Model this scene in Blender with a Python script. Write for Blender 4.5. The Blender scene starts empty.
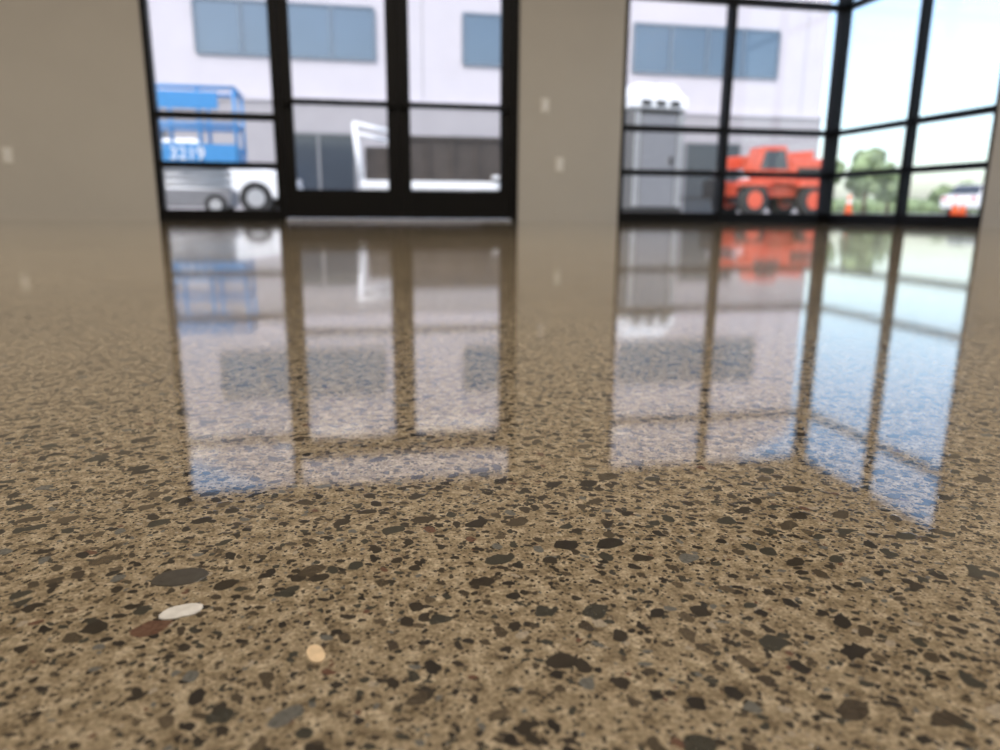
import bpy, bmesh, math, random
from mathutils import Vector, Matrix
random.seed(4)
scene = bpy.context.scene
try:
    scene.view_settings.view_transform = 'Standard'
except Exception: pass

# ---------------------------------------------------------------- materials
def pm(name, col, rough=0.6, metal=0.0, noise=0.08, nscale=12.0, bump=0.0, **kw):
    m = bpy.data.materials.new(name); m.use_nodes = True
    nt = m.node_tree; b = nt.nodes['Principled BSDF']
    b.inputs['Roughness'].default_value = rough
    b.inputs['Metallic'].default_value = metal
    tc = nt.nodes.new('ShaderNodeTexCoord')
    n = nt.nodes.new('ShaderNodeTexNoise'); n.inputs['Scale'].default_value = nscale
    n.inputs['Detail'].default_value = 4
    nt.links.new(tc.outputs['Object'], n.inputs['Vector'])
    r = nt.nodes.new('ShaderNodeValToRGB')
    r.color_ramp.elements[0].position = 0.3; r.color_ramp.elements[1].position = 0.7
    r.color_ramp.elements[0].color = (*[c*(1-noise) for c in col], 1)
    r.color_ramp.elements[1].color = (*[min(1, c*(1+noise)) for c in col], 1)
    nt.links.new(n.outputs['Fac'], r.inputs['Fac'])
    nt.links.new(r.outputs['Color'], b.inputs['Base Color'])
    if bump:
        bp = nt.nodes.new('ShaderNodeBump'); bp.inputs['Strength'].default_value = bump
        bp.inputs['Distance'].default_value = 0.002
        n2 = nt.nodes.new('ShaderNodeTexNoise'); n2.inputs['Scale'].default_value = 180
        nt.links.new(tc.outputs['Object'], n2.inputs['Vector'])
        nt.links.new(n2.outputs['Fac'], bp.inputs['Height'])
        nt.links.new(bp.outputs['Normal'], b.inputs['Normal'])
    for k, v in kw.items():
        b.inputs[k].default_value = v
    return m

def glass_mat(name, tint=(0.97, 0.98, 0.975)):
    m = bpy.data.materials.new(name); m.use_nodes = True
    nt = m.node_tree; nt.nodes.clear(); L = nt.links
    o = nt.nodes.new('ShaderNodeOutputMaterial'); mx = nt.nodes.new('ShaderNodeMixShader')
    t = nt.nodes.new('ShaderNodeBsdfTransparent'); t.inputs['Color'].default_value = (*tint, 1)
    g = nt.nodes.new('ShaderNodeBsdfGlossy'); g.inputs['Roughness'].default_value = 0.02
    f = nt.nodes.new('ShaderNodeLayerWeight'); f.inputs['Blend'].default_value = 0.5
    p = nt.nodes.new('ShaderNodeMath'); p.operation = 'POWER'; p.inputs[1].default_value = 4.0
    q = nt.nodes.new('ShaderNodeMath'); q.operation = 'MULTIPLY_ADD'; q.inputs[1].default_value = 0.6; q.inputs[2].default_value = 0.025
    L.new(f.outputs['Facing'], p.inputs[0]); L.new(p.outputs[0], q.inputs[0]); L.new(q.outputs[0], mx.inputs[0])
    L.new(t.outputs[0], mx.inputs[1]); L.new(g.outputs[0], mx.inputs[2]); L.new(mx.outputs[0], o.inputs[0])
    return m

M = {}
M['wall'] = pm('painted_drywall', (0.50, 0.475, 0.43), 0.75, noise=0.02, nscale=3, bump=0.15)
M['ceil'] = pm('ceiling_paint', (0.36, 0.34, 0.31), 0.9, noise=0.03)
M['frame'] = pm('dark_bronze_aluminium', (0.004, 0.0036, 0.0036), 0.5, 0.0, noise=0.1)
M['frame'].node_tree.nodes['Principled BSDF'].inputs['Specular IOR Level'].default_value = 0.2
M['glass'] = glass_mat('window_glass')
M['plate'] = pm('switch_plate_plastic', (0.75, 0.73, 0.68), 0.4, noise=0.02)
M['alu'] = pm('threshold_aluminium', (0.8, 0.79, 0.77), 0.25, 0.9, noise=0.1, nscale=40)
M['facade'] = pm('facade_white_stucco', (0.575, 0.545, 0.585), 0.9, noise=0.03, nscale=1.5)
M['facade_low'] = pm('facade_grey_paint', (0.38, 0.36, 0.375), 0.9, noise=0.04, nscale=1.5)
M['bglass'] = pm('blue_tinted_glazing', (0.045, 0.085, 0.14), 0.06, 0.0, noise=0.1, nscale=0.6)
M['bglass'].node_tree.nodes['Principled BSDF'].inputs['IOR'].default_value = 2.0
M['bframe'] = pm('window_frame_steel', (0.15, 0.19, 0.24), 0.4, noise=0.05)
M['dkglass'] = pm('dark_glazing', (0.05, 0.06, 0.075), 0.1, noise=0.1)
M['asphalt'] = pm('lot_asphalt', (0.33, 0.32, 0.30), 0.9, noise=0.2, nscale=6)
M['conc'] = pm('sidewalk_concrete', (0.62, 0.60, 0.56), 0.85, noise=0.08, nscale=8)
M['blue'] = pm('lift_blue_paint', (0.07, 0.28, 0.58), 0.35, noise=0.06)
M['white'] = pm('white_paint', (0.90, 0.90, 0.90), 0.3, noise=0.03)
M['black'] = pm('rubber_black', (0.02, 0.02, 0.02), 0.7, noise=0.15)
M['grey'] = pm('machine_grey', (0.20, 0.20, 0.21), 0.5, noise=0.1)
M['lgrey'] = pm('steel_light_grey', (0.5, 0.5, 0.5), 0.4, 0.3, noise=0.1)
M['red'] = pm('machine_red_paint', (0.60, 0.085, 0.04), 0.35, noise=0.08, nscale=3)
M['orange'] = pm('cone_orange', (0.90, 0.15, 0.03), 0.5, noise=0.05)
M['brown'] = pm('dark_brown_steel', (0.060, 0.048, 0.040), 0.6, noise=0.25, nscale=4)
M['toilet'] = pm('grey_polyethylene', (0.13, 0.13, 0.13), 0.5, noise=0.08)
M['leaf'] = pm('foliage', (0.20, 0.26, 0.13), 0.8, noise=0.5, nscale=1.5)
M['bark'] = pm('bark', (0.12, 0.085, 0.06), 0.9, noise=0.3, nscale=8)
M['lamp_red'] = pm('tail_lamp', (0.6, 0.02, 0.02), 0.2, noise=0.05)

# ---------------------------------------------------------------- floor material
def floor_material():
    m = bpy.data.materials.new('polished_aggregate_concrete'); m.use_nodes = True
    nt = m.node_tree; N = nt.nodes; L = nt.links; b = N['Principled BSDF']
    tc = N.new('ShaderNodeTexCoord')
    def math_(op, a, c=None, clamp=False):
        n = N.new('ShaderNodeMath'); n.operation = op; n.use_clamp = clamp
        for i, v in enumerate([a, c]):
            if v is None: continue
            if isinstance(v, (int, float)): n.inputs[i].default_value = v
            else: L.new(v, n.inputs[i])
        return n.outputs[0]
    def noise(scale, detail=3, vec=None, rough=0.5):
        n = N.new('ShaderNodeTexNoise'); n.inputs['Scale'].default_value = scale
        n.inputs['Detail'].default_value = detail; n.inputs['Roughness'].default_value = rough
        L.new(vec or tc.outputs['Object'], n.inputs['Vector']); return n
    def mix(fac, a, c, typ='MIX'):
        n = N.new('ShaderNodeMix'); n.data_type = 'RGBA'; n.blend_type = typ
        for idx, v in ((0, fac), (6, a), (7, c)):
            if isinstance(v, (int, float)): n.inputs[idx].default_value = v
            elif isinstance(v, tuple): n.inputs[idx].default_value = (*v, 1)
            else: L.new(v, n.inputs[idx])
        return n.outputs[2]
    def ramp(fac, stops, const=False):
        r = N.new('ShaderNodeValToRGB'); cr = r.color_ramp
        if const: cr.interpolation = 'CONSTANT'
        while len(cr.elements) < len(stops): cr.elements.new(0.5)
        for e, (p, c) in zip(cr.elements, stops):
            e.position = p; e.color = (*c, 1)
        L.new(fac, r.inputs[0]); return r.outputs[0]
    def distort(scale, amt, off, ang, sy):
        n = noise(scale, 2)
        s = N.new('ShaderNodeVectorMath'); s.operation = 'SUBTRACT'
        L.new(n.outputs['Color'], s.inputs[0]); s.inputs[1].default_value = (0.5, 0.5, 0.5)
        k = N.new('ShaderNodeVectorMath'); k.operation = 'SCALE'; k.inputs['Scale'].default_value = amt
        L.new(s.outputs[0], k.inputs[0])
        a = N.new('ShaderNodeVectorMath'); a.operation = 'ADD'
        L.new(tc.outputs['Object'], a.inputs[0]); L.new(k.outputs[0], a.inputs[1])
        r = N.new('ShaderNodeMapping'); r.inputs['Location'].default_value = off
        r.inputs['Rotation'].default_value = (0, 0, ang)
        L.new(a.outputs[0], r.inputs['Vector'])
        s2 = N.new('ShaderNodeVectorMath'); s2.operation = 'MULTIPLY'
        L.new(r.outputs[0], s2.inputs[0]); s2.inputs[1].default_value = (1, sy, 1)
        return s2.outputs[0]
    n_f = noise(1000, 5, rough=0.6); n_m = noise(190, 5, rough=0.7); n_l = noise(2.2, 4)
    base = ramp(n_m.outputs['Fac'], [(0.32, (0.140, 0.106, 0.066)), (0.5, (0.315, 0.252, 0.168)), (0.68, (0.52, 0.44, 0.32))])
    grain = ramp(n_f.outputs['Fac'], [(0.32, (0.48, 0.47, 0.45)), (0.68, (1.4, 1.4, 1.4))])
    base = mix(1.0, base, grain, 'MULTIPLY')
    stone_cols = [(0.0, (0.036, 0.030, 0.024)), (0.22, (0.072, 0.057, 0.040)), (0.36, (0.047, 0.046, 0.038)),
                  (0.54, (0.10, 0.078, 0.053)), (0.62, (0.024, 0.021, 0.019)), (0.84, (0.058, 0.046, 0.034)),
                  (0.92, (0.13, 0.13, 0.12)), (0.965, (0.13, 0.07, 0.048)), (0.982, (0.36, 0.31, 0.24))]
    allmask = None
    def layer(base, scale, amt, off, sel, r0, r1, ang, sy):
        nonlocal allmask
        v = distort(scale*1.5, amt, off, ang, sy)
        f1 = N.new('ShaderNodeTexVoronoi'); f1.voronoi_dimensions = '2D'; f1.inputs['Scale'].default_value = scale
        f1.inputs['Randomness'].default_value = 0.85
        L.new(v, f1.inputs['Vector'])
        sp = N.new('ShaderNodeSeparateColor'); L.new(f1.outputs['Color'], sp.inputs[0])
        thr = math_('ADD', math_('MULTIPLY', math_('POWER', sp.outputs[1], 1.4), r1-r0), r0)
        d = math_('SUBTRACT', thr, f1.outputs['Distance'])
        mk = math_('MULTIPLY', d, 30.0, clamp=True)
        pick = math_('LESS_THAN', sp.outputs[0], sel)
        mk = math_('MULTIPLY', mk, pick)
        sc = ramp(sp.outputs[2], stone_cols, True)
        g = ramp(noise(scale*9, 3).outputs['Fac'], [(0.3, (0.7, 0.7, 0.7)), (0.7, (1.3, 1.3, 1.3))])
        sc = mix(1.0, sc, g, 'MULTIPLY')
        allmask = mk if allmask is None else math_('MAXIMUM', allmask, mk)
        return mix(math_('MULTIPLY', mk, 0.97), base, sc)
    base = layer(base, 620, 0.0008, (3.1, 1.7, 0), 0.36, 0.15, 0.42, 0.9, 1.2)
    base = layer(base, 330, 0.0016, (1.3, 5.7, 0), 0.38, 0.16, 0.42, 2.1, 1.35)
    base = layer(base, 215, 0.0026, (4.3, 2.7, 0), 0.40, 0.16, 0.42, 0.4, 1.5)
    base = layer(base, 145, 0.0036, (7.3, 2.1, 0), 0.36, 0.16, 0.42, 1.3, 1.4)
    base = layer(base, 92, 0.0055, (0.37, 0.93, 0), 0.24, 0.18, 0.42, 2.6, 1.45)
    cloud = ramp(n_l.outputs['Fac'], [(0.3, (0.80, 0.79, 0.78)), (0.7, (1.12, 1.12, 1.12))])
    base = mix(1.0, base, cloud, 'MULTIPLY')
    L.new(base, b.inputs['Base Color'])
    rr = noise(35, 4)
    r = math_('ADD', math_('MULTIPLY', rr.outputs['Fac'], 0.045), 0.02)
    L.new(r, b.inputs['Roughness'])
    b.inputs['IOR'].default_value = 1.82
    bp = N.new('ShaderNodeBump'); bp.inputs['Strength'].default_value = 0.25
    bp.inputs['Distance'].default_value = 0.0001
    hh = math_('ADD', math_('MULTIPLY', n_m.outputs['Fac'], 0.4), math_('MULTIPLY', allmask, 0.22))
    hh = math_('ADD', hh, math_('MULTIPLY', noise(25, 2).outputs['Fac'], 1.5))
    L.new(hh, bp.inputs['Height']); L.new(bp.outputs['Normal'], b.inputs['Normal'])
    return m
M['floor'] = floor_material()

# ---------------------------------------------------------------- mesh builder
class B:
    def __init__(s): s.bm = bmesh.new(); s.mats = []
    def mi(s, k):
        if k not in s.mats: s.mats.append(k)
        return s.mats.index(k)
    def _fin(s, verts, mat, rot, c, smooth=False):
        if rot: 
            R = Matrix.Rotation(rot[1], 4, rot[0]); bmesh.ops.transform(s.bm, matrix=R, verts=verts)
        bmesh.ops.translate(s.bm, vec=Vector(c), verts=verts)
        i = s.mi(mat)
        for f in {f for v in verts for f in v.link_faces}:
            f.material_index = i; f.smooth = smooth
    def box(s, c, d, mat, rot=None, bev=0.0, taper=None):
        vs = bmesh.ops.create_cube(s.bm, size=1)['verts']
        bmesh.ops.scale(s.bm, vec=Vector(d), verts=vs)
        if taper:
            for v in vs:
                if v.co.z > 0: v.co.x *= taper[0]; v.co.y *= taper[1]
        if bev > 0:
            es = list({e for v in vs for e in v.link_edges})
            r = bmesh.ops.bevel(s.bm, geom=es+vs, offset=bev, segments=3, affect='EDGES', profile=0.5)
            vs = list({v for f in r['faces'] for v in f.verts} | {v for v in vs if v.is_valid})
        s._fin(vs, mat, rot, c); return s
    def bx(s, x0, x1, y0, y1, z0, z1, mat, bev=0.0):
        return s.box(((x0+x1)/2, (y0+y1)/2, (z0+z1)/2), (x1-x0, y1-y0, z1-z0), mat, bev=bev)
    def cyl(s, p, q, r, mat, r2=None, seg=24):
        p, q = Vector(p), Vector(q); d = q-p
        vs = bmesh.ops.create_cone(s.bm, cap_ends=True, segments=seg, radius1=r, radius2=r if r2 is None else r2, depth=d.length)['verts']
        bmesh.ops.transform(s.bm, matrix=d.to_track_quat('Z', 'Y').to_matrix().to_4x4(), verts=vs)
        s._fin(vs, mat, None, (p+q)/2)
        for f in {f for v in vs for f in v.link_faces}:
            f.smooth = len(f.verts) == 4
        return s
    def prof(s, pts, y0, y1, mat, bev=0.0, inset_top=0.0, zsplit=1e9):
        a = [s.bm.verts.new((x, y0, z)) for x, z in pts]; c = [s.bm.verts.new((x, y1, z)) for x, z in pts]
        if inset_top:
            for v in a:
                if v.co.z > zsplit: v.co.y += inset_top
            for v in c:
                if v.co.z > zsplit: v.co.y -= inset_top
        n = len(pts); fs = [s.bm.faces.new(a), s.bm.faces.new(list(reversed(c)))]
        for i in range(n):
            fs.append(s.bm.faces.new([a[i], c[i], c[(i+1) % n], a[(i+1) % n]]))
        bmesh.ops.recalc_face_normals(s.bm, faces=fs)
        vs = a+c
        if bev:
            es = list({e for v in vs for e in v.link_edges})
            r = bmesh.ops.bevel(s.bm, geom=es+vs, offset=bev, segments=3, affect='EDGES', profile=0.5)
            vs = list({v for f in r['faces'] for v in f.verts} | {v for v in vs if v.is_valid})
        s._fin(vs, mat, None, (0, 0, 0)); return s
    def ico(s, c, r, mat, sub=3, jit=0.0, sc=(1, 1, 1)):
        vs = bmesh.ops.create_icosphere(s.bm, subdivisions=sub, radius=r)['verts']
        for v in vs:
            v.co *= 1+random.uniform(-jit, jit)
            v.co = Vector((v.co.x*sc[0], v.co.y*sc[1], v.co.z*sc[2]))
        s._fin(vs, mat, None, c, True); return s
    def obj(s, name, loc=(0, 0, 0), rz=0.0, parent=None):
        me = bpy.data.meshes.new(name); s.bm.to_mesh(me); s.bm.free()
        for k in s.mats: me.materials.append(M[k])
        o = bpy.data.objects.new(name, me); scene.collection.objects.link(o)
        o.location = loc; o.rotation_euler = (0, 0, rz)
        if parent: o.parent = parent
        return o
def empty(name, loc=(0, 0, 0)):
    e = bpy.data.objects.new(name, None); e.location = loc; scene.collection.objects.link(e); return e

# ---------------------------------------------------------------- room shell
YW = 6.2; XC = 4.27; YS = 4.42; GT = 2.37; CH = 3.3; TH = 0.16
XL, YB = -6.0, -6.0
B().bx(XL-0.2, XC+0.12, YB-0.2, YW+0.12, -0.2, 0.0, 'floor').obj('floor')
B().bx(XL-0.2, XC+TH, YB-0.2, YW+TH, CH, CH+0.2, 'ceil').obj('ceiling')
w = B()
w.bx(XL-0.2, -1.53, YW, YW+TH, 0, CH, 'wall')
w.bx(1.352, 2.25, YW, YW+TH, 0, CH, 'wall')
w.bx(-1.53, 1.352, YW, YW+TH, GT, CH, 'wall')
w.bx(2.25, XC+TH, YW, YW+TH, GT, CH, 'wall')
w.obj('wall_back')
w = B()
w.bx(XC, XC+TH, YB-0.2, YS, 0, CH, 'wall')
w.bx(XC, XC+TH, YS, YW, GT, CH, 'wall')
w.obj('wall_right')
B().bx(XL-0.2, XL, YB, YW, 0, CH, 'wall').obj('wall_left')
B().bx(XL-0.2, XC, YB-0.2, YB, 0, CH, 'wall').obj('wall_front')

RAILS = [0.43, 0.80, 1.86]
F = 0.045; FD0, FD1 = 0.02, 0.11
def frame_back(name, x0, x1, mull, z1=GT):
    e = empty(name)
    f = B(); y0, y1 = YW+FD0, YW+FD1
    f.bx(x0, x1, y0, y1, 0, 0.085, 'frame'); f.bx(x0, x1, y0, y1, z1-F, z1, 'frame')
    for x, ww in mull: f.bx(x-ww/2, x+ww/2, y0-0.008, y1, 0.0, z1, 'frame')
    for z in RAILS: f.bx(x0, x1, y0+0.004, y1-0.004, z-0.028, z+0.022, 'frame')
    f.obj('frame', parent=e)
    B().bx(x0+0.02, x1-0.02, YW+0.058, YW+0.064, 0.05, z1-0.03, 'glass').obj('glass', parent=e)
    return e
frame_back('window_1', -1.53, -0.594, [(-1.508, 0.044), (-0.609, 0.03)])
frame_back('window_2', 2.25, XC-0.022, [(2.27, 0.04), (3.235, 0.055)])
e = empty('window_3'); f = B(); x0, x1 = XC+FD0, XC+FD1-0.02
f.bx(x0, x1, YS, YW-0.0, 0, 0.085, 'frame'); f.bx(x0, x1, YS, YW, GT-F, GT, 'frame')
for y in (YS+F/2, 5.27): f.bx(x0-0.008, x1, y-F/2, y+F/2, 0, GT, 'frame')
for z in RAILS: f.bx(x0+0.004, x1-0.004, YS, YW, z-0.028, z+0.022, 'frame')
f.bx(XC-0.02, XC+0.08, YW-0.0, YW+0.09, 0, GT, 'frame')
f.obj('frame', parent=e)
B().bx(XC+0.052, XC+0.058, YS+0.02, YW-0.01, 0.05, GT-0.03, 'glass').obj('glass', parent=e)
e = empty('door_frame'); f = B(); y0, y1 = YW+FD0-0.005, YW+FD1
f.bx(-0.592, -0.565, y0, y1, 0, GT, 'frame'); f.bx(1.300, 1.350, y0, y1, 0, GT, 'frame')
f.bx(-0.565, 1.300, y0, y1, 1.985, 2.05, 'frame'); f.bx(-0.565, 1.300, y0, y1, GT-F, GT, 'frame')
f.obj('frame', parent=e)
B().bx(-0.565, 1.30, YW+0.058, YW+0.064, 2.04, GT-0.03, 'glass').obj('transom_glass', parent=e)
B().bx(-0.565, 1.30, YW-0.02, YW+0.13, 0.0, 0.014, 'alu').obj('threshold', parent=e)
def door(name, x0, x1, hinge_left):
    e = empty(name); f = B(); y0, y1 = YW+0.035, YW+0.085; S = 0.092
    f.bx(x0, x0+S, y0, y1, 0.02, 1.975, 'frame', 0.003); f.bx(x1-S, x1, y0, y1, 0.02, 1.975, 'frame', 0.003)
    f.bx(x0+S, x1-S, y0, y1, 0.02, 0.25, 'frame'); f.bx(x0+S, x1-S, y0, y1, 1.87, 1.975, 'frame')
    f.bx(x0+S, x1-S, y0, y1, 0.905, 0.945, 'frame')
    f.obj('leaf_frame', parent=e)
    B().bx(x0+S-0.01, x1-S+0.01, YW+0.057, YW+0.063, 0.24, 1.88, 'glass').obj('glass', parent=e)
    h = B()
    h.bx(x0+0.05, x1-0.05, YW-0.020, YW+0.015, 0.905, 0.94, 'frame', 0.006)
    for xx in (x0+0.06, x1-0.06): h.bx(xx-0.035, xx+0.035, YW-0.025, YW+0.035, 0.895, 0.95, 'frame', 0.006)
    h.obj('push_bar', parent=e)
    h = B(); xx = x1-0.045 if hinge_left else x0+0.045
    for zz in (0.85, 1.15): h.cyl((xx, YW+0.08, zz), (xx, YW+0.14, zz), 0.01, 'frame')
    h.cyl((xx, YW+0.14, 0.82), (xx, YW+0.14, 1.18), 0.012, 'frame'); h.obj('pull_handle', parent=e)
door('door_1', -0.562, 0.357, True)
door('door_2', 0.359, 1.297, False)

def plate(name, x, z, rocker):
    p = B(); p.box((0, -0.004, 0), (0.072, 0.008, 0.116), 'plate', bev=0.002)
    if rocker: p.box((0, -0.009, 0), (0.034, 0.006, 0.066), 'white', bev=0.001)
    else:
        for dz in (-0.022, 0.022):
            p.box((0, -0.009, dz), (0.034, 0.004, 0.030), 'white', bev=0.001)
            for dx in (-0.007, 0.007): p.box((dx, -0.0115, dz), (0.003, 0.001, 0.009), 'black')
    p.obj(name, (x, YW, z))
plate('light_switch', 1.57, 0.95, True)
plate('wall_outlet', 1.71, 0.48, False)
plate('wall_outlet', -2.54, 0.47, False)

# added fill lights to brighten the room, unseen, built as ceiling troffers
def fill_troffer(x, y, pw):
    e = empty('ceiling_light', (x, y, CH))
    f = B()
    for sx in (-1, 1): f.box((sx*0.62, 0, -0.03), (0.04, 0.68, 0.06), 'white')
    for sy in (-1, 1): f.box((0, sy*0.32, -0.03), (1.2, 0.04, 0.06), 'white')
    f.obj('housing', parent=e)
    l = bpy.data.lights.new('lamp', 'AREA'); l.shape = 'RECTANGLE'; l.size = 1.2; l.size_y = 0.6
    l.energy = pw; l.color = (1.0, 0.90, 0.78)
    o = bpy.data.objects.new('lamp', l); scene.collection.objects.link(o); o.parent = e; o.location = (0, 0, -0.05)
for x in (-4.6, -2.6, -0.6, 1.4, 3.4):
    for y in (1.5, 2.35):
        fill_troffer(x, y, 33)

def chip(name, x, y, rx, ry, col, rz, var=0.12):
    M[name+str(x)] = pm(name+'_stone', col, 0.25, noise=0.15, nscale=300)
    bm = B(); n = 18; k = [1+var*math.sin(2*i*2*math.pi/n+x*90)+random.uniform(-0.05, 0.05) for i in range(n)]
    pts = [(math.cos(i*2*math.pi/n)*rx*k[i], math.sin(i*2*math.pi/n)*ry*k[i]) for i in range(n)]
    a = [bm.bm.verts.new((px, py, 0.0002)) for px, py in pts]; c = [bm.bm.verts.new((px*1.04, py*1.04, 0)) for px, py in pts]
    bm.bm.faces.new(a)
    for i in range(n): bm.bm.faces.new([c[i], c[(i+1) % n], a[(i+1) % n], a[i]])
    bm.mi(name+str(x)); bm.obj(name, (x, y, 0.0), rz)
chip('aggregate_stone', -0.013, 0.153, 0.0022, 0.0034, (0.66, 0.50, 0.32), 0.3)
chip('aggregate_stone', -0.0475, 0.1775, 0.0042, 0.0038, (0.60, 0.58, 0.55), 0.5, 0.22)
chip('aggregate_stone', -0.052, 0.196, 0.0064, 0.0055, (0.055, 0.048, 0.038), 0.1)

# ---------------------------------------------------------------- exterior
g = B(); g.bx(-120, 160, YW+0.13, 200, -0.25, -0.03, 'asphalt'); g.bx(XC+0.13, 160, -60, YW+0.13, -0.25, -0.03, 'asphalt')
g.obj('ground')
s = B(); s.bx(-30, 8.5, YW+0.17, YW+2.4, -0.03, -0.005, 'conc', 0.004); s.bx(XC+0.17, 8.5, -20, YW+0.17, -0.03, -0.005, 'conc', 0.004)
s.obj('sidewalk')

YB0 = 24.0
b = B()
b.prof([(-30, 0), (16.0, 0), (16.0, 8.2), (13.0, 9.4), (-2.3, 9.4), (-5.7, 8.0), (-30, 8.0)], YB0, YB0+14, 'facade')
b.bx(-30, 16.02, YB0-0.06, YB0, -0.03, 3.3, 'facade_low')
b.bx(-30, 16.04, YB0-0.12, YB0, 3.25, 3.4, 'facade')
for x in (-13, -7.6, 2.15, 7.4, 15.2): b.bx(x-0.02, x+0.02, YB0-0.005, YB0+0.01, 3.4, 8, 'facade_low')
bo = b.obj('office_building')
def bwin(x0, x1, z0, z1, n, mat, fr='bframe'):
    w = B(); y = YB0-(0.06 if z0 < 3 else 0)
    w.bx(x0, x1, y-0.03, y+0.02, z0, z1, mat)
    w.bx(x0, x1, y-0.07, y, z0-0.07, z0, fr); w.bx(x0, x1, y-0.07, y, z1, z1+0.07, fr)
    for i in range(n+1):
        xx = x0+(x1-x0)*i/n; w.bx(xx-0.04, xx+0.04, y-0.07, y, z0, z1, fr)
    w.obj('facade_window', parent=bo)
for a, c, n in ((-13.5, -8.5, 4), (-4.45, 0.7, 4), (3.42, 6.6, 2), (9.0, 14.15, 4)):
    bwin(a, c, 4.55, 5.95, n, 'bglass')
for a, c, n in ((-9.5, -5.5, 3), (-2.2, 0.0, 2), (3.0, 7.0, 3), (9.9, 10.9, 1), (11.0, 13.0, 1)):
    bwin(a, c, 0.5 if n > 1 else 0.05, 2.3, n, 'dkglass', 'grey')

def wheel(b, x, y, z, r, w, hub='lgrey'):
    b.cyl((x, y-w/2, z), (x, y+w/2, z), r, 'black', seg=32)
    b.cyl((x, y-w/2-0.01, z), (x, y+w/2+0.01, z), r*0.55, hub, seg=24)
l = B()
l.box((0, 0, 0.28), (2.0, 0.72, 0.28), 'grey', bev=0.03)
for sx in (-0.75, 0.75):
    for sy in (-0.36, 0.36): wheel(l, sx, sy, 0.17, 0.17, 0.12)
for i in range(3):
    z = 0.46+i*0.11
    for sy in (-0.3, 0.3):
        l.cyl((-0.9, sy, z), (0.9, sy, z+0.09), 0.03, 'lgrey'); l.cyl((-0.9, sy, z+0.09), (0.9, sy, z), 0.03, 'lgrey')
l.box((0, 0, 0.86), (2.3, 0.8, 0.06), 'grey')
for sy in (-0.41, 0.41): l.box((0, sy, 0.96), (2.34, 0.02, 0.30), 'blue')
for sx in (-1.16, 1.16): l.box((sx, 0, 0.92), (0.02, 0.8, 0.18), 'blue')
for sy in (-0.4, 0.4):
    for x in (-1.14, -0.6, 0, 0.6, 1.14): l.cyl((x, sy, 0.85), (x, sy, 1.95), 0.028, 'blue')
    for z in (1.4, 1.95): l.cyl((-1.16, sy, z), (1.16, sy, z), 0.032, 'blue')
for sx in (-1.14, 1.14):
    for z in (1.4, 1.95): l.cyl((sx, -0.4, z), (sx, 0.4, z), 0.032, 'blue')
l.box((-0.75, -0.3, 1.75), (0.3, 0.22, 0.32), 'blue', bev=0.03)
l.box((0.25, -0.43, 1.76), (1.3, 0.03, 0.26), 'blue', bev=0.01)
lo = l.obj('scissor_lift', (-2.98, 13.0, -0.03))
t = bpy.data.curves.new('lettering', 'FONT'); t.body = 'LIFT 3219'; t.size = 0.27; t.extrude = 0.004; t.align_x = 'CENTER'
t.materials.append(M['white'])
to = bpy.data.objects.new('lettering', t); scene.collection.objects.link(to); to.parent = lo
to.location = (0.1, -0.427, 0.87); to.rotation_euler = (math.pi/2, 0, 0)

def car(name, loc, rz, mat):
    c = B()
    c.prof([(-2.2, 0.32), (-2.28, 0.6), (-2.2, 0.92), (-1.3, 1.0), (1.0, 1.0), (2.05, 0.84), (2.25, 0.6), (2.2, 0.32)], -0.9, 0.9, mat, bev=0.06)
    c.prof([(-1.95, 0.96), (-1.45, 1.46), (0.25, 1.5), (1.15, 0.96)], -0.82, 0.82, mat, bev=0.05, inset_top=0.16, zsplit=1.2)
    for sy in (-1, 1):
        for xs in ([(-1.55, 1.03), (-1.28, 1.37), (-0.5, 1.41), (-0.5, 1.03)], [(-0.42, 1.03), (-0.42, 1.41), (0.2, 1.41), (0.8, 1.03)]):
            vs = [c.bm.verts.new((x, sy*(0.835-(z-1.0)*0.32), z)) for x, z in xs]
            f = c.bm.faces.new(vs if sy < 0 else list(reversed(vs))); f.material_index = c.mi('dkglass')
        for x in (-1.4, 1.4):
            wheel(c, x, sy*0.8, 0.33, 0.33, 0.22)
        c.box((2.14, sy*0.65, 0.7), (0.16, 0.34, 0.12), 'lgrey', bev=0.02); c.box((-2.2, sy*0.68, 0.78), (0.12, 0.3, 0.14), 'lamp_red', bev=0.02)
        c.box((0.75, sy*0.96, 1.05), (0.16, 0.12, 0.12), mat, bev=0.02)
    for xs in ([(0.33, 1.44), (1.06, 1.04)], [(-1.52, 1.42), (-1.92, 1.02)]):
        (xa, za), (xb, zb) = xs; s_ = 0.03 if xb > 0 else -0.03
        vs = [c.bm.verts.new((xa+s_, -0.62, za)), c.bm.verts.new((xb+s_, -0.74, zb)), c.bm.verts.new((xb+s_, 0.74, zb)), c.bm.verts.new((xa+s_, 0.62, za))]
        c.bm.faces.new(vs).material_index = c.mi('dkglass')
    c.box((2.2, 0, 0.45), (0.1, 1.2, 0.18), 'black', bev=0.02)
    return c.obj(name, loc, rz)
car('parked_car', (-3.45, 17.0, -0.03), 0.0, 'white')
car('parked_car', (30.5, 31.5, -0.03), 0.3, 'white')
car('parked_car', (38.0, 36.5, -0.03), 2.9, 'grey')

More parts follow.
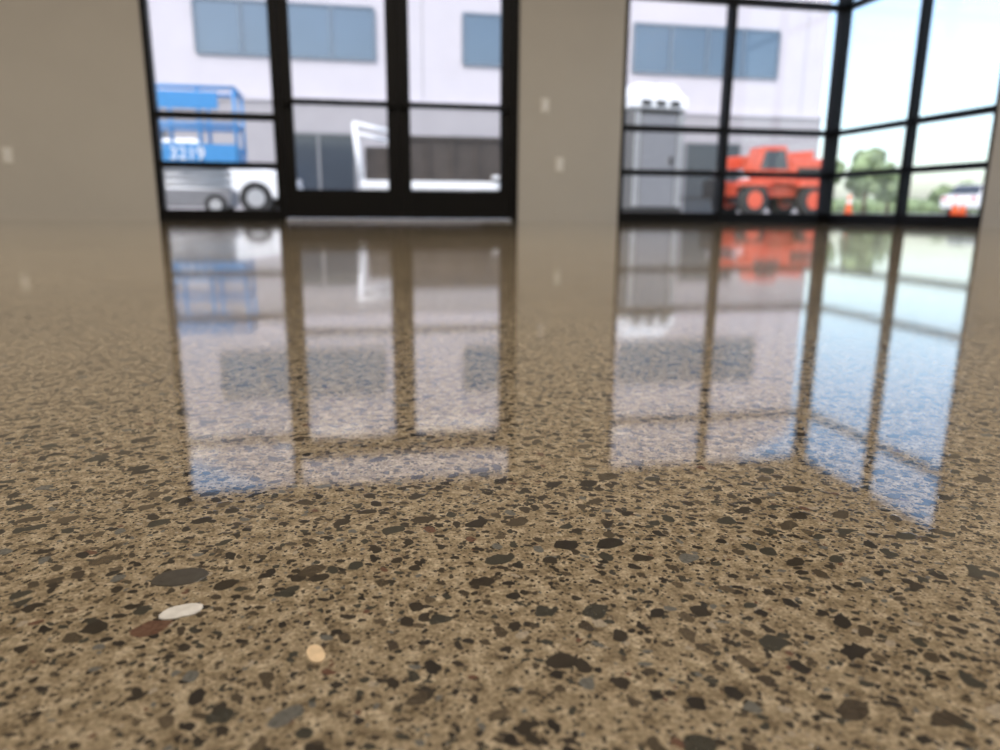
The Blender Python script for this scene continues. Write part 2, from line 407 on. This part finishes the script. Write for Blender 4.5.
t = B()
t.bx(0.1, 5.2, -1.0, 1.0, 0.52, 0.68, 'white', 0.01)
t.bx(0.75, 5.1, -0.9, 0.9, 0.69, 1.52, 'brown', 0.02)
for i in range(9): t.box((0.95+i*0.5, -0.92, 1.1), (0.06, 0.05, 0.78), 'brown')
t.bx(0.72, 5.13, -0.94, 0.94, 1.48, 1.55, 'brown')
t.bx(0.22, 0.74, -0.6, 0.6, 0.69, 1.35, 'brown', 0.02)
for x in (3.2, 4.1):
    for sy in (-0.95, 0.95): wheel(t, x, sy, 0.36, 0.36, 0.22)
    t.cyl((x, -0.95, 0.36), (x, 0.95, 0.36), 0.05, 'grey')
t.bx(2.75, 4.55, -1.1, -0.82, 0.74, 0.80, 'white'); t.bx(2.75, 4.55, 0.82, 1.1, 0.74, 0.80, 'white')
for sy in (-0.95, 0.95):
    t.cyl((0.15, sy, 0.6), (0.02, sy, 1.75), 0.045, 'white'); t.cyl((0.75, sy, 0.6), (0.75, sy, 1.6), 0.04, 'white')
    t.cyl((0.02, sy, 1.75), (0.75, sy, 1.6), 0.04, 'white')
for z in (0.6, 1.2, 1.75): t.cyl((0.15-0.11*(z-0.6), -0.95, z), (0.15-0.11*(z-0.6), 0.95, z), 0.04, 'white')
t.cyl((5.2, 0, 0.6), (6.2, 0, 0.5), 0.06, 'white'); t.cyl((6.0, 0, 0.0), (6.0, 0, 0.6), 0.04, 'grey')
t.obj('flatbed_trailer', (-0.02, 16.0, -0.03))

p = B()
p.box((0, 0, 0.09), (1.16, 1.16, 0.18), 'black', bev=0.02)
p.box((0, 0, 1.08), (1.10, 1.10, 1.84), 'toilet', bev=0.04)
p.box((0, -0.56, 1.06), (0.74, 0.05, 1.72), 'grey', bev=0.015)
for x in (-0.48, -0.42, 0.42, 0.48): p.box((x, -0.56, 1.06), (0.03, 0.04, 1.7), 'lgrey')
p.box((0.27, -0.6, 1.05), (0.05, 0.05, 0.16), 'black', bev=0.01)
p.box((0, -0.57, 1.92), (0.8, 0.04, 0.08), 'black')
p.box((0, 0, 2.10), (1.16, 1.16, 0.22), 'white', bev=0.03)
for x in (-0.3, 0.0, 0.3): p.box((x, -0.585, 2.08), (0.2, 0.02, 0.1), 'black')
p.box((0, 0, 2.32), (1.12, 1.12, 0.26), 'white', bev=0.05, taper=(0.72, 0.72))
p.cyl((0.4, 0.4, 2.2), (0.4, 0.4, 2.6), 0.05, 'grey')
p.obj('portable_toilet', (5.56, 14.0, -0.03), 0.12)

m = B()
m.box((0, 0, 0.72), (2.9, 1.1, 0.36), 'red', bev=0.05)
for x in (-1.0, 1.0):
    for sy in (-0.8, 0.8):
        wheel(m, x, sy, 0.45, 0.45, 0.34, 'red')
        m.prof([(x-0.56, 0.82), (x-0.42, 1.0), (x+0.42, 1.0), (x+0.56, 0.82)], sy-0.2, sy+0.2, 'red', bev=0.02)
m.cyl((-1.0, -0.8, 0.45), (-1.0, 0.8, 0.45), 0.08, 'grey'); m.cyl((1.0, -0.8, 0.45), (1.0, 0.8, 0.45), 0.08, 'grey')
m.prof([(-0.95, 0.9), (-1.0, 1.3), (-0.8, 1.9), (0.0, 1.93), (0.2, 1.3), (0.2, 0.9)], -0.85, -0.1, 'red', bev=0.04)
m.prof([(-0.85, 1.3), (-0.7, 1.78), (-0.07, 1.80), (0.08, 1.3)], -0.87, -0.84, 'dkglass')
m.box((0.85, -0.45, 1.22), (1.2, 0.7, 0.7), 'red', bev=0.08)
m.box((0.85, -0.81, 1.2), (0.8, 0.02, 0.3), 'black')
m.box((1.45, 0.1, 1.2), (0.35, 1.2, 0.86), 'red', bev=0.08)
m.box((0.1, 0.3, 1.6), (3.0, 0.34, 0.36), 'red', rot=('Y', -0.08), bev=0.03)
m.box((-1.6, 0.3, 1.22), (0.5, 0.26, 0.26), 'grey', rot=('Y', -0.9), bev=0.02)
m.box((-1.8, 0.3, 0.75), (0.10, 1.1, 0.55), 'black', bev=0.01)
for sy in (-0.05, 0.65): m.box((-2.25, sy, 0.5), (0.9, 0.1, 0.05), 'black')
m.cyl((1.2, 0.35, 1.2), (0.3, 0.35, 1.35), 0.06, 'lgrey')
for x in (-1.25, 1.3): m.cyl((x, -0.72, 1.02), (x, -0.80, 1.02), 0.09, 'white')
th = m.obj('telehandler', (11.40, 19.2, -0.03), 0.0); th.scale = (0.88, 0.9, 0.96)

def cone(loc):
    c = B(); c.box((0, 0, 0.02), (0.36, 0.36, 0.04), 'orange', bev=0.01)
    c.cyl((0, 0, 0.04), (0, 0, 0.72), 0.14, 'orange', 0.03); c.cyl((0, 0, 0.42), (0, 0, 0.54), 0.088, 'white', 0.072)
    c.obj('traffic_cone', loc)
for q in ((17.2, 23.6), (21.4, 23.4), (23.5, 25.3), (14.2, 20.6)): cone((q[0], q[1], -0.03))

def tree(x, y, h):
    t = B(); t.cyl((0, 0, 0), (0, 0, h*0.5), h*0.035, 'bark', h*0.02)
    for i in range(4):
        a = i*1.6; t.cyl((0, 0, h*0.4), (math.cos(a)*h*0.2, math.sin(a)*h*0.2, h*0.62), h*0.016, 'bark', h*0.008)
    for i in range(22):
        a = random.uniform(0, 6.28); r = random.uniform(0, h*0.28); z = random.uniform(h*0.35, h*0.88)
        t.ico((math.cos(a)*r, math.sin(a)*r, z), random.uniform(h*0.08, h*0.15), 'leaf', 3, 0.16)
    t.obj('tree', (x, y, -0.03), random.uniform(0, 6))
for x, y, h in ((41, 60, 5.0), (44.5, 59, 5.6), (48.5, 61, 4.6), (57, 64, 3.2), (62, 66, 3.6), (69, 64, 3.2), (76, 66, 4.0), (37, 62, 4.6)):
    tree(x, y, h)
h = B()
for i in range(90):
    h.ico((i*1.2, random.uniform(-0.4, 0.4), 0.7), random.uniform(0.9, 1.2), 'leaf', 2, 0.1)
h.obj('hedge', (40, 76, -0.1), 0.0)

# ---------------------------------------------------------------- light
wd = bpy.data.worlds.new('World'); scene.world = wd; wd.use_nodes = True
nt = wd.node_tree; bg = nt.nodes['Background']
sky = nt.nodes.new('ShaderNodeTexSky')
try:
    sky.sky_type = 'NISHITA'; sky.sun_disc = False; sky.sun_elevation = math.radians(52)
    sky.sun_rotation = math.radians(215); sky.air_density = 1.0; sky.dust_density = 2.5
except Exception as ex: print(ex)
nt.links.new(sky.outputs[0], bg.inputs[0]); bg.inputs[1].default_value = 0.44
sl = bpy.data.lights.new('sun', 'SUN'); sl.energy = 0.7; sl.angle = 0.01; sl.color = (1.0, 0.92, 0.84)
so = bpy.data.objects.new('sun', sl); scene.collection.objects.link(so); so.location = (-20, -20, 30)
so.rotation_euler = Vector((0.55, 0.45, -0.95)).to_track_quat('-Z', 'Y').to_euler()

# ---------------------------------------------------------------- camera
cd = bpy.data.cameras.new('camera'); cam = bpy.data.objects.new('camera', cd); scene.collection.objects.link(cam)
cd.sensor_width = 36; cd.lens = 26; cd.clip_start = 0.01; cd.clip_end = 500
cam.location = (0, 0, 0.10)
R = Matrix.Rotation(math.radians(-11), 4, 'Z') @ Matrix.Rotation(math.radians(90-12.9), 4, 'X') @ Matrix.Rotation(math.radians(0.4), 4, 'Z')
cam.rotation_euler = R.to_euler()
cd.dof.use_dof = True; cd.dof.focus_distance = 0.24; cd.dof.aperture_fstop = 11
scene.camera = cam
